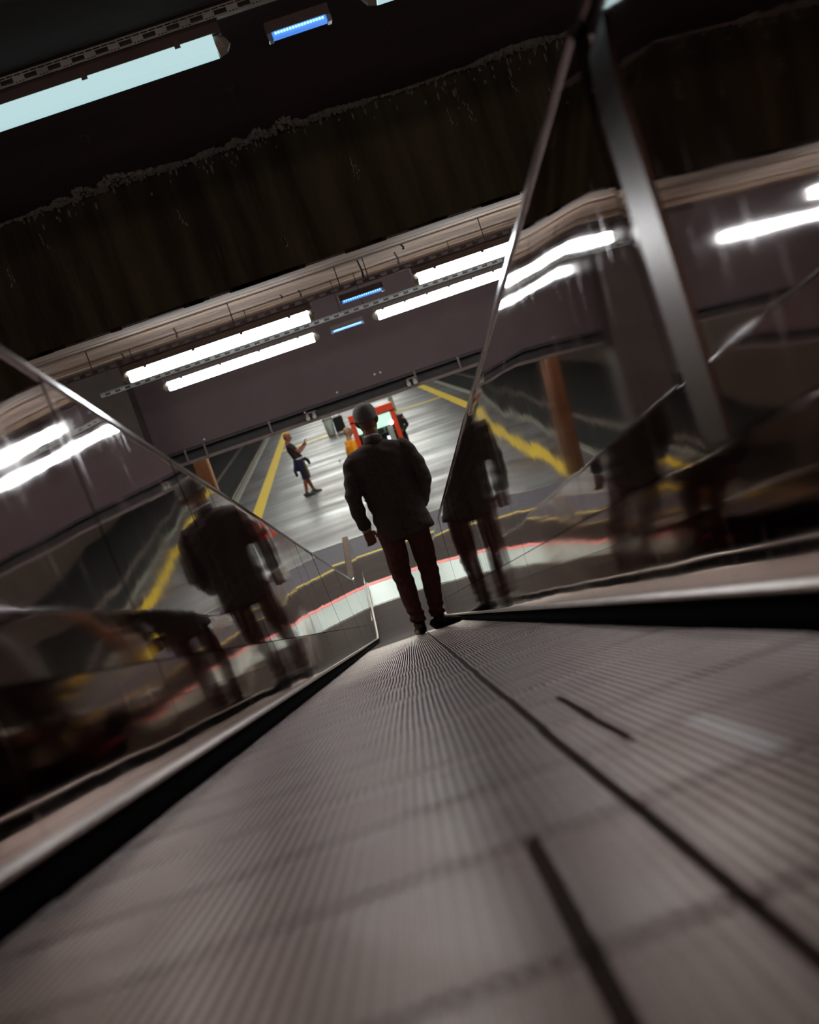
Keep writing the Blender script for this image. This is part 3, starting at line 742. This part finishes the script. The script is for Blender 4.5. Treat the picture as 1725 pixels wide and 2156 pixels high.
    bm = bmesh.new(); tube(bm, [c+V((0, -.004, .010)), c+V((0, -.005, .016)), c+V((0, -.005, .030)), c+V((0, -.005, .034))], [(.080, .102), (.0845, .1065), (.0855, .1075), (.083, .105)], 28); obj('cap_band', bm, M['cap_cloth'], cp, True)
    return t
man()

# ---------------------------------------------------------------- people on the platform
def bystander(loc, rz, label, skin, top_m, low_m, shoe_m, pose, shorts=False, sleeves='long', s=1.0, extra=None):
    """standing figure facing +y in its own frame"""
    t = tag(empty('person', loc, rz), label, 'person'); t.scale = (s, s, s)
    g = lambda y: 0.0
    J = dict(Lh=V((-.09, 0, .88)), Lk=V((-.10, .03, .49)), La=V((-.10, 0, .085)), Rh=V((.09, 0, .88)), Rk=V((.10, .02, .49)), Ra=V((.10, -.02, .085)),
             Ls=V((-.19, 0, 1.40)), Le=V((-.25, -.03, 1.12)), Lw=V((-.24, .08, .88)), Rs=V((.19, 0, 1.40)), Re=V((.25, -.03, 1.12)), Rw=V((.24, .08, .88)),
             hip=V((0, 0, .92)), chest=V((0, 0, 1.32)), neck=V((0, 0, 1.48)), head=V((0, .03, 1.63)), Ld=V((0, .2, -1)), Rd=V((0, .2, -1)), tilt=0.0)
    J.update(pose)
    h, c, n = J['hip'], J['chest'], J['neck']
    def body(bm):
        for k in 'LR':
            limb(bm, [J[k+'h'], J[k+'h'].lerp(J[k+'k'], .6), J[k+'k'], J[k+'k'].lerp(J[k+'a'], .35)+V((0, -.012, 0)), J[k+'a'], J[k+'a']-V((0, 0, .04))], [.078, .066, .050, .053, .036, .036])
            limb(bm, [J[k+'s'], J[k+'s'].lerp(J[k+'e'], .5), J[k+'e'], J[k+'e'].lerp(J[k+'w'], .4), J[k+'w']], [.048, .044, .037, .036, .026], 12, (.3, .2, 1))
            hand(bm, J[k+'w'], J[k+'d'], -1 if k == 'L' else 1, .7, 1, (0, .5, 1))
        tube(bm, [h-V((0, 0, .10)), h, h.lerp(c, .5), c, c.lerp(n, .55), n], [(.15, .10), (.155, .105), (.15, .10), (.175, .11), (.13, .08), (.055, .055)], 18)
        tube(bm, [n-V((0, 0, .06)), n+V((0, .005, .02)), J['head']-V((0, .01, .08))], [.058, .054, .054], 12)
        head_shape(bm, J['head'], 0, 1, J['tilt'])
    remesh('body', body, .008, M[skin], t, 2)
    T = head_shape(bmesh.new(), J['head'], 0, 1, J['tilt']); face_parts(t, T)
    def top(bm):
        tube(bm, [h-V((0, 0, .04)), h+V((0, 0, .03)), h.lerp(c, .5), c, c.lerp(n, .5), n-V((0, 0, .02))], [(.172, .125), (.172, .125), (.172, .118), (.195, .125), (.150, .095), (.075, .070)], 20)
        for k in 'LR':
            e = J[k+'w'] if sleeves == 'long' else J[k+'s'].lerp(J[k+'e'], .55)
            mids = [J[k+'s'].lerp(c.lerp(n, .4), .4), J[k+'s'], J[k+'s'].lerp(J[k+'e'], .5)] + ([J[k+'e'], e] if sleeves == 'long' else [e])
            limb(bm, mids, [.055, .064, .060, .052, .042][:len(mids)] if sleeves == 'long' else [.055, .066, .066, .066], 12, (.3, .2, 1))
    remesh('shirt', top, .010, M[top_m], t, 3)
    def low(bm):
        tube(bm, [h+V((0, 0, .05)), h, h-V((0, 0, .09))], [(.162, .118), (.172, .122), (.165, .11)], 20)
        for k in 'LR':
            a, b_, d = J[k+'h'], J[k+'k'], J[k+'a']
            if shorts: limb(bm, [a, a.lerp(b_, .5), b_+V((0, 0, .06)), b_-V((0, 0, .05))], [.098, .096, .088, .092])
            else: limb(bm, [a, a.lerp(b_, .5), b_, b_.lerp(d, .5), d-V((0, 0, .01))], [.096, .090, .074, .068, .062])
    remesh('shorts' if shorts else 'trousers', low, .010, M[low_m], t, 3)
    for k in 'LR':
        remesh('shoe', lambda bm: foot(bm, J[k+'a'], (-.15 if k == 'L' else .15), g, 1.0, .28), .008, M[shoe_m], t, 2)
    if extra: extra(t, J)
    return t

# figure in shorts, side-on, hands raised in front
q = P(655, 1040, 34.6)
def wrap(t, J):
    bm = bmesh.new(); tube(bm, [J['hip']+V((0, 0, .035)), J['hip']+V((0, 0, .075))], [(.182, .136), (.182, .136)], 20); obj('belt', bm, M['shirt_white'], t, True)
    def w_(bm):
        tube(bm, [J['hip']+V((0, -.01, .04)), J['hip']+V((0, -.03, -.10)), J['hip']+V((.02, -.06, -.26))], [(.185, .140), (.195, .150), (.16, .10)], 18)
        tube(bm, [J['hip']+V((.10, -.12, .0)), J['hip']+V((.12, -.20, -.20)), J['hip']+V((.12, -.19, -.36))], [(.05, .04), (.055, .04), (.06, .03)], 10)
        tube(bm, [J['hip']+V((.06, .12, .03)), J['hip']+V((.08, .19, -.05)), J['hip']+V((.08, .22, -.16))], [(.06, .04), (.06, .045), (.05, .03)], 10)
    remesh('tied_jacket', w_, .010, M['navy'], t, 3)
    bm = bmesh.new(); tube(bm, [(.10, .075, .90), (.115, .085, .72), (.115, .095, .56), (.11, .085, .44)], [(.035, .05), (.04, .055), (.042, .058), (.04, .055)], 12, (0, 1, 0)); obj('side_panel', bm, M['mustard'], t, True)
bystander((q.x, 34.6, 0), -math.radians(82), 'person in navy shorts standing side-on on the platform, hands raised in front', 'skin_red', 'tee', 'navy', 'shoe_green',
          dict(hip=V((0, .0, .92)), chest=V((0, -.10, 1.27)), neck=V((0, -.15, 1.42)), head=V((0, -.10, 1.57)), tilt=-.15,
               Ls=V((-.18, -.12, 1.34)), Rs=V((.18, -.12, 1.34)), Re=V((.20, .05, 1.12)), Rw=V((.06, .24, 1.22)), Le=V((-.20, .06, 1.12)), Lw=V((-.04, .26, 1.28)),
               Rd=V((-.2, .35, .9)), Ld=V((.1, .45, .9)), Lk=V((-.10, .05, .49)), Rk=V((.10, .0, .49)), La=V((-.10, .12, .085)), Ra=V((.10, -.10, .085))), True, 'short', .965, wrap)
q = P(744, 935, 29.2)
bystander((q.x-.05, 29.2, 0), math.radians(-70), 'person in an orange vest beside the red vending machine, mostly hidden by the man', 'skin_mid', 'orange_vest', 'black_cloth', 'leather', {}, s=.93)
q = P(838, 900, 33.0)
bystander((q.x+.0, 33.0, 0), math.radians(172), 'person in black clothes half hidden behind the red vending machine', 'skin_dark', 'black_cloth', 'black_cloth', 'leather', dict(Lw=V((-.12, .20, 1.0)), Rw=V((.12, .20, 1.0)), Ld=V((.5, .5, .2)), Rd=V((-.5, .5, .2))), s=.88)

# ================================================================== THINGS ON THE PLATFORM
M['red_paint'] = mat('orange_red_paint', (.95, .07, .015), .4, emit=(1, .06, .01), estr=.0)
M['machine_in'] = mat('machine_interior', (.35, .34, .30), .5)
M['machine_lit'] = emis('machine_top_light', (.72, 1.0, .80), 1.0)
M['machine_dot'] = emis('machine_spot', (1, 1, .95), 5)
M['screen_lav'] = emis('machine_button_light', (.75, .75, 1.0), 1.6)
M['glass'] = mat('machine_glass', (.8, .9, .9), .05)
M['glass'].node_tree.nodes['Principled BSDF'].inputs['Transmission Weight'].default_value = 1.0
M['pale_plastic'] = mat('pale_grey_plastic', (.42, .45, .40), .5, 0, .2, 20)
yk = 31.0; a = P(741, 905, yk); b = P(839, 889, yk); top = P(812, 852, yk).z
w_ = b.x-a.x; h_ = top
vm = tag(empty('vending_machine', ((a.x+b.x)/2, yk, 0)), 'red-framed vending machine with a lit glass front on the platform behind the man', 'vending machine')
hw = w_/2
obj('cabinet', B(-hw, hw, .06, .75, .0, h_-.002), M['iron'], vm, bevel=.01)
for x0, x1, z0, z1 in ((-hw, -hw+.10, .10, h_-.17), (hw-.10, hw, .10, h_-.17)):
    obj('frame_post', B(x0, x1, -.03, .058, z0, z1), M['red_paint'], vm, bevel=.008)
obj('header', B(-hw, hw, -.04, .058, h_-.14, h_+.02), M['red_paint'], vm, bevel=.008)
obj('base_panel', B(-hw, hw, -.03, .058, .0, .30), M['red_paint'], vm, bevel=.008)
obj('light_box', B(-hw+.11, hw-.11, -.005, .056, h_-.44, h_-.17), M['machine_lit'], vm)
for k in range(4):
    sh = obj('shelf', B(-hw+.11, hw-.11, .0, .056, .42+.23*k, .44+.23*k), M['machine_in'], vm)
    for j in range(5):
        x = -hw+.16+j*(w_-.32)/4
        bm = bmesh.new(); tube(bm, [(x, .028, .44+.23*k), (x, .028, .54+.23*k), (x, .028, .575+.23*k), (x, .028, .60+.23*k)], [.026, .026, .012, .012], 8); obj('bottle', bm, M[('pale_plastic', 'machine_in', 'white_edge')[(j+k) % 3]], sh)
obj('side_strip', B(hw-.27, hw-.15, -.012, .002, .32, h_-.46), M['pale_plastic'], vm)
bm = bmesh.new(); ball(bm, (hw-.15, -.02, h_-.40), .05, 10, 8); obj('spot', bm, M['machine_dot'], vm)
obj('button', B(hw-.33, hw-.27, -.03, -.012, h_-.78, h_-.66), M['screen_lav'], vm, bevel=.01)
obj('front_glass', B(-hw+.10, hw-.10, -.011, -.006, .30, h_-.15), M['glass'], vm)

q = P(702, 905, 53)
b1 = tag(empty('litter_bin', (q.x-.10, 53, 0)), 'pale grey litter bin by the thin yellow line across the platform', 'bin')
bm = bmesh.new(); tube(bm, [(0, 0, 0), (0, 0, .05), (0, 0, .62)], [.13, .15, .19], 14); obj('bucket', bm, M['pale_plastic'], b1, True)
bm = bmesh.new(); tube(bm, [(0, 0, .62), (0, 0, .66), (0, 0, .74)], [.20, .20, .10], 14); obj('lid', bm, M['white_edge'], b1)
b2 = tag(empty('luggage_bag', (q.x+.28, 53, 0)), 'black upright bag beside the pale litter bin', 'bag')
obj('case', B(-.19, .19, -.12, .12, .05, .62), M['black_cloth'], b2, bevel=.04)
bm = bmesh.new(); tube(bm, [(-.1, 0, .6), (-.1, 0, .85), (.1, 0, .85), (.1, 0, .6)], [.012]*4, 8, (0, 1, 0)); obj('handle', bm, M['iron'], b2)
for sx in (-.14, .14):
    bm = bmesh.new(); tube(bm, [(sx-.02, 0, .05), (sx+.02, 0, .05)], [.05, .05], 10, (0, 0, 1)); obj('wheel', bm, M['rubber'], b2)
q = P(829, 861, 55)
b3 = tag(empty('ticket_post', (q.x, 55, 0)), 'slim pale post with round lights beyond the red vending machine', 'post')
obj('column', B(-.10, .10, -.06, .06, 0, .95), M['pale_plastic'], b3, bevel=.02)
for k in range(3):
    bm = bmesh.new(); ball(bm, (0, -.06, .5+.15*k), .045, 8, 6); obj('light_button', bm, M['white_edge'], b3)
q = P(714, 968, 41)
bm = bmesh.new(); bmesh.ops.create_icosphere(bm, subdivisions=2, radius=.05)
for v in bm.verts: v.co *= random.uniform(.6, 1.15); v.co.z = v.co.z*.7+.035
tag(obj('paper_scrap', bm, M['shirt_white'], loc=(q.x, 41, 0)), 'crumpled white scrap of paper on the platform floor', 'litter')

bpy.data.scenes.remove(TMP)
